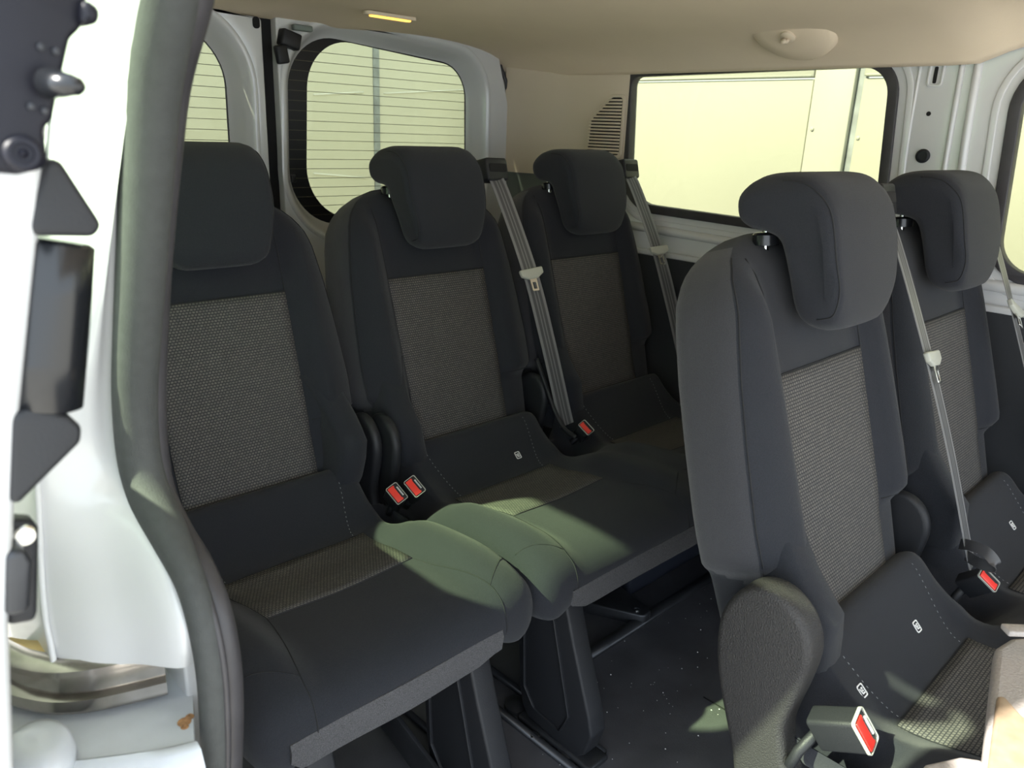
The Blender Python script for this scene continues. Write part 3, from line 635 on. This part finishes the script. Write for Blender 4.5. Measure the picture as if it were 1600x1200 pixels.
# ------------------------------------------------------------------ belts
def ribbon(name, pts, wd, m, parent, width=.046):
    P_ = catmull(pts, 8); L = []; UV = []; s = 0
    for i, p in enumerate(P_):
        t = (P_[min(i + 1, len(P_) - 1)] - P_[max(i - 1, 0)]).normalized(); wv = Vector(wd); wv = (wv - t * wv.dot(t)).normalized(); n = wv.cross(t).normalized()
        if i: s += (p - P_[i - 1]).length
        row = []
        for k in range(9): row.append(p + wv * (width * (k / 8 - .5)) + n * .0008)
        for k in range(9): row.append(p + wv * (width * (.5 - k / 8)) - n * .0008)
        L.append(row); UV += [(k / 8, s) for k in range(9)] + [(1 - k / 8, s) for k in range(9)]
    return sharp(loops_mesh(name, L, m, parent, uv=UV), 60)
def belt(label, outl, tong, low, group, wd=(1, -.25, 0), mid=None, stop=False):
    o_, t_, l_ = Vector(outl), Vector(tong), Vector(low)
    root = thing('seat_belt', label, 'seat belt', tuple(o_), group)
    d = lambda p: Vector(p) - o_
    path = [d(o_) + Vector((0, .035, -.0)), d(o_) + Vector((0, .0, -.002)), d(o_).lerp(d(t_), .25) + Vector((0, -.008, 0)), d(t_), d(t_).lerp(d(l_), .5) + Vector((0, -.004, 0)), d(l_), d(l_) + (d(l_) - d(t_)).normalized() * .045]
    ribbon('webbing', path, wd, BELT, root)
    h = thing_part = plate('belt_guide', [rrect(-.042, -.034, .042, .026, .009, 5)], 'y', .0, .05, PLA, root, bevel=.006, xf=Matrix.Translation((.006, -.010, .018)) @ Matrix.Rotation(-.25, 4, 'X') @ Matrix.Rotation(.1, 4, 'Z'))
    plate('guide_slot', [rrect(-.034, -.010, .034, .012, .006, 4)], 'y', -.002, .004, DARK, h, bevel=.001, xf=Matrix.Translation((.006, -.010, .016)) @ Matrix.Rotation(-.25, 4, 'X') @ Matrix.Rotation(.1, 4, 'Z'))
    t = (t_ - o_).normalized(); wv = Vector(wd); wv = (wv - t * wv.dot(t)).normalized(); n = wv.cross(t)
    if n.y > 0: n = -n
    p = t_ - o_ + n * .006
    M = Matrix(((wv.x, -t.x, n.x, p.x), (wv.y, -t.y, n.y, p.y), (wv.z, -t.z, n.z, p.z), (0, 0, 0, 1)))
    tg = plate('belt_tongue', [fillet([(-.036, .012), (.036, .012), (.034, -.006), (.014, -.016), (-.014, -.016), (-.034, -.006)], .004, 4)], 'z', -.005, .006, TON, root, bevel=.003, xf=M)
    plate('tongue_blade', [fillet([(-.011, -.012), (.011, -.012), (.010, -.050), (-.010, -.050)], .003, 3), fillet([(-.005, -.026), (.005, -.026), (.005, -.044), (-.005, -.044)], .001, 2)], 'z', -.001, .0015, CHR, tg, bevel=.0004, xf=M @ Matrix.Rotation(-.12, 4, 'Z'))
    return root
GB = 'seat belts at the outer shoulders of the seats'
belt('grey belt running down between the middle and right seats of the rear row', A(771, 272, 'y', .185), A(829, 428, 'y', .030), A(880, 640, 'x', 1.165), GB)
belt('grey belt at the window side of the rear bench', A(981, 270, 'y', .185), A(1028, 392, 'y', .030), A(1068, 560, 'y', -.03), GB)
belt('grey belt between the two seats of the nearest bench', A(1378, 322, 'y', -.80), A(1452, 560, 'y', -.945), A(1512, 850, 'x', 1.20), GB, wd=(1, .10, 0))
belt('grey belt at the right edge of the photo, window side of the nearest bench', A(1532, 320, 'y', -.80), A(1583, 485, 'y', -.955), A(1640, 760, 'x', 1.78), GB, wd=(1, .10, 0))
def buckle(label, pos, axis, face, s=1.0, group='seat belt buckles', stalk=None):
    r_ = thing('belt_buckle', label, 'buckle', tuple(pos), group); z = Vector(axis).normalized()
    M = frame((0, 0, 0), z, face)      # local z = out of the buckle end, x = broad side
    bd = plate('buckle_body', [rrect(-.021 * s, -.014 * s, .021 * s, .014 * s, .005 * s, 5)], 'z', -.055 * s, 0, PLA, r_, bevel=.003 * s, xf=M)
    plate('red_button', [fillet([(-.018 * s, -.011 * s), (.018 * s, -.011 * s), (.018 * s, .006 * s), (.012 * s, .003 * s), (-.012 * s, .003 * s), (-.018 * s, .006 * s)], .002 * s, 3)], 'z', -.002 * s, .0025 * s, RED, r_, bevel=.001 * s, xf=M, label='red release button')
    plate('button_bezel', [rrect(-.0212 * s, -.0142 * s, .0212 * s, .0142 * s, .004 * s, 4), rrect(-.0200 * s, -.0130 * s, .0200 * s, .0130 * s, .003 * s, 4)], 'z', -.002 * s, .002 * s, TON, r_, bevel=.0004, xf=M)
    if s > 1:
        for k in range(12): box('guide_tooth', M @ Vector(((-.0105 + k * .0019) * s, .0085 * s, .001 * s)), (.0009 * s, .003 * s, .002 * s), WPRINT, r_, 0, rot=M.to_3x3())
    if stalk: tube('buckle_stalk', [M @ Vector((0, 0, -.05 * s)), Vector(stalk) * .6 + M @ Vector((0, 0, -.06 * s)) * .4, Vector(stalk)], .008, PLA, r_, 8)
    return r_
buckle('left of the two red buckles between the nearest seat and the middle seat', A(620, 771, 'x', .555), (-.35, -.75, .75), (.2, -1, -.6), 1.05, stalk=(.02, .06, -.08))
buckle('right of the two red buckles between the nearest seat and the middle seat', A(648, 760, 'x', .588), (-.35, -.75, .75), (.2, -1, -.6), 1.05, stalk=(.02, .06, -.08))
buckle('red buckle beside the right-hand seat of the rear row', A(916, 668, 'x', 1.165), (-.3, -.7, .8), (.2, -1, -.6), .95, stalk=(0, .05, -.06))
buckle('large grey buckle with red button low at the side of the nearest bench', A(1352, 1142, 'x', .615), (.02, -.87, .50), (.28, -.61, -.737), 1.3, stalk=(-.03, .08, -.10))
buckle('red buckle between the two seats of the nearest bench', A(1545, 905, 'x', 1.16), (-.25, -.75, .75), (.3, -1, -.7), 1.0, stalk=(0, .05, -.08))
# webbing loop above the right buckle
lpb = thing('belt_loop', 'short folded loop of belt webbing above the buckle at the right', 'belt', tuple(A(1520, 870, 'x', 1.17)))
q0 = A(1520, 870, 'x', 1.17)
ribbon('loop_webbing', [A(x, y, 'x', v) - q0 for x, y, v in ((1500, 850, 1.20), (1515, 852, 1.17), (1540, 862, 1.155), (1554, 878, 1.15), (1552, 886, 1.15), (1530, 880, 1.16), (1510, 868, 1.19))], (.5, .1, .9), mat('dark_webbing', (.06, .06, .065), .4), lpb, .020)

# corner seat cover at the lower right edge
gc = thing('folded_seat_side', 'light grey plastic seat side cover cut off by the lower right corner', 'seat', tuple(A(1560, 1100, 'z', .62)))
def gp(name, px, z, th, m, bevel=.004, label=None):
    P_ = [A(a, b, 'z', z) - gc.location for a, b in px]
    return plate(name, [fillet([(p.x, p.y) for p in P_], .006, 5)], 'z', z - gc.location.z - th, z - gc.location.z, m, gc, bevel, label=label)
gp('side_cover', [(1530, 1260), (1556, 1010), (1580, 995), (1660, 990), (1700, 1260)], .60, .03, GREYP, .008)
gp('cover_plate', [(1536, 1260), (1560, 1075), (1600, 1120), (1680, 1140), (1700, 1260)], .606, .02, mat('tan_plastic', (.33, .24, .16), .5, var=.15, varscale=60), .004, label='tan coloured plate inside the grey cover')
gp('lower_cover', [(1430, 1260), (1445, 1192), (1500, 1180), (1540, 1186), (1550, 1260)], .59, .03, GREYP, .006)
gt = A(1590, 985, 'z', .63); box('cover_tab', gt - gc.location, (.02, .035, .008), GREYP, gc, .002, rot=Matrix.Rotation(.8, 3, 'Z'))

# ------------------------------------------------------------------ floor fittings
tube('floor_rail', [(.86, -.385, .006), (1.76, -.385, .006)], .017, STEEL, flo, 12, flat=.7, label='raised cross rail on the floor')
for x in (.655, .735): tube('floor_rail', [(x - .0, .70, .006), (x, -.62, .006)], .010, STEEL, flo, 10, flat=.8)
for x in (.44, .50): tube('floor_rail', [(x, .70, .006), (x, -.55, .006)], .008, STEEL, flo, 10, flat=.8)
for px, py, pz in ((870, 1130, .0), (822, 1100, 0), (905, 1170, 0)):
    p = A(px - 14, py + 2, 'z', .004); lathe('anchor_cap', [(.030, -.004), (.028, .004), (.018, .010), (.0005, .012)], Matrix.Translation(p), STEEL, flo, 16)
ab = plate('floor_bracket', [fillet([(1.02, -.12), (1.16, -.40), (1.20, -.40), (1.26, -.10)], .02, 5)], 'z', .0, .035, STEEL, flo, bevel=.005, label='flat steel bracket on the floor under the bench')
lathe('bracket_bolt', [(.008, 0), (.008, .005), (.0005, .006)], Matrix.Translation((1.165, -.372, .035)), CHR, flo, 12)
box('battery_box', (1.45, -.12, .09), (.42, .34, .18), mat('navy_box', (.012, .015, .024), .5), flo, .01, label='dark box on the floor under the bench')
tube('floor_seam', [(1.05, -.66, .0005), (1.06, -1.6, .0005)], .0018, DARK, flo, 6)
V = []; Fc = []
for k in range(170):
    x = random.uniform(.6, 1.7); y = random.uniform(-1.0, -.4) if k % 3 else random.uniform(-.75, -.5); s = random.choice([.0008, .001, .0012, .0018]); b = len(V)
    x = x if k % 2 else random.uniform(.45, 1.1)
    V += [(x - s, y, .0002), (x, y - s, .0002), (x + s, y, .0002), (x, y + s, .0002), (x, y, .0002 + s)]; Fc += [(b, b + 1, b + 4), (b + 1, b + 2, b + 4), (b + 2, b + 3, b + 4), (b + 3, b, b + 4)]
cr = mesh('floor_crumbs', V, Fc, WPRINT, None, smooth=False); cr['kind'] = 'stuff'; cr['label'] = 'white crumbs and dust specks scattered on the dark floor'; cr['category'] = 'dust'

# ------------------------------------------------------------------ outside
gr = struct(plate('ground', [[(-14, -14), (16, -14), (16, 16), (-14, 16)]], 'z', -.62, -.60, ASPH), 'unseen concrete ground outside the van, added for bounce light')  # out of view, put in to bounce light into the van
bt = thing('box_truck', 'pale box truck side with rivets and a dark strip, outside the side windows', 'truck', (3.0, 0, -.6))
def tl(x, y, z): return Vector((x - 3.0, y, z + .6))
def tpan(name, y0, y1, z0, z1, x, th, m, lab=None): return box(name, tl(x + th / 2, (y0 + y1) / 2, (z0 + z1) / 2), (th, y1 - y0, z1 - z0), m, bt, .004, label=lab)
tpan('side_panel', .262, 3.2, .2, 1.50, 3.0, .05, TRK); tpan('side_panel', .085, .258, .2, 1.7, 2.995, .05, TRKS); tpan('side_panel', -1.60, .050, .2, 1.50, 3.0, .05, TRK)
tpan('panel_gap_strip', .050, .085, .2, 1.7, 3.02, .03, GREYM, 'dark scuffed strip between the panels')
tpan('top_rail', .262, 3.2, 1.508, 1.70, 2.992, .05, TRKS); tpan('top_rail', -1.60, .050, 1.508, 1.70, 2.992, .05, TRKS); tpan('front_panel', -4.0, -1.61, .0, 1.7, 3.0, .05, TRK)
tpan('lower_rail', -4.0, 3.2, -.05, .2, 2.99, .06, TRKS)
tube('rail_bead', [tl(2.992, .27, 1.512), tl(2.992, 3.2, 1.512)], .006, TRKS, bt)
tube('rail_bead', [tl(2.992, -1.6, 1.512), tl(2.992, .04, 1.512)], .006, TRKS, bt)
rv = None
for y in (.235, .035):
    for z in [1.62 - k * .32 for k in range(5)] if y > .1 else [1.58 - k * .31 for k in range(5)]:
        M = Matrix.Translation(tl(2.994 if y > .1 else 3.0, y, z)) @ Mx
        if rv is None: rv = lathe('rivet', [(.009, 0), (.007, .004), (.0005, .006)], Mx, TRKS, bt, 10); rv.location = tl(2.994, y, z)
        else:
            c = rv.copy(); COL.objects.link(c); c.location = tl(2.994 if y > .1 else 3.0, y, z)
for y in (.0, 2.9):
    W_ = lathe('wheel', [(.05, 0), (.30, 0), (.33, .03), (.33, .18), (.30, .21), (.05, .21)], Matrix.Translation(tl(3.02, y + .9, -.27)) @ Matrix.Rotation(math.pi / 2, 4, 'Y'), RUB, bt, 28)
box('chassis', tl(3.4, 0, -.1), (.6, 6, .15), STEEL, bt, .01)
ct = thing('container', 'pale green-grey container with a grey upright strip behind the rear doors', 'container', (2.0, 2.2, -.6))
def cl(x, y, z): return Vector((x - 2.0, y - 2.2, z + .6))
def cpan(name, x0, x1, z0, z1, y, th, m, lab=None): return box(name, cl((x0 + x1) / 2, y + th / 2, (z0 + z1) / 2), (x1 - x0, th, z1 - z0), m, ct, .004, label=lab)
cpan('back_panel', -1.0, 2.098, -.4, 2.35, 2.2, .05, TRUCK); cpan('back_panel', 2.135, 2.93, -.4, 2.35, 2.2, .05, TRUCK)
cpan('joint_strip', 2.098, 2.135, -.4, 2.35, 2.195, .05, GREYM, 'grey upright joint strip')
cpan('base_rail', -1.0, 2.93, -.6, -.4, 2.18, .08, STEEL)
tube('highlight_line', [A(735, 140, 'y', 2.198) - ct.location, A(600, 146, 'y', 2.198) - ct.location], .004, HILITE, ct)  # pale rods paint in the line highlights on the container
tube('highlight_line', [A(568, 144, 'y', 2.198) - ct.location, A(490, 148, 'y', 2.198) - ct.location], .004, HILITE, ct)
tube('highlight_line', [A(490, 271, 'y', 2.198) - ct.location, A(572, 278, 'y', 2.198) - ct.location], .004, HILITE, ct)
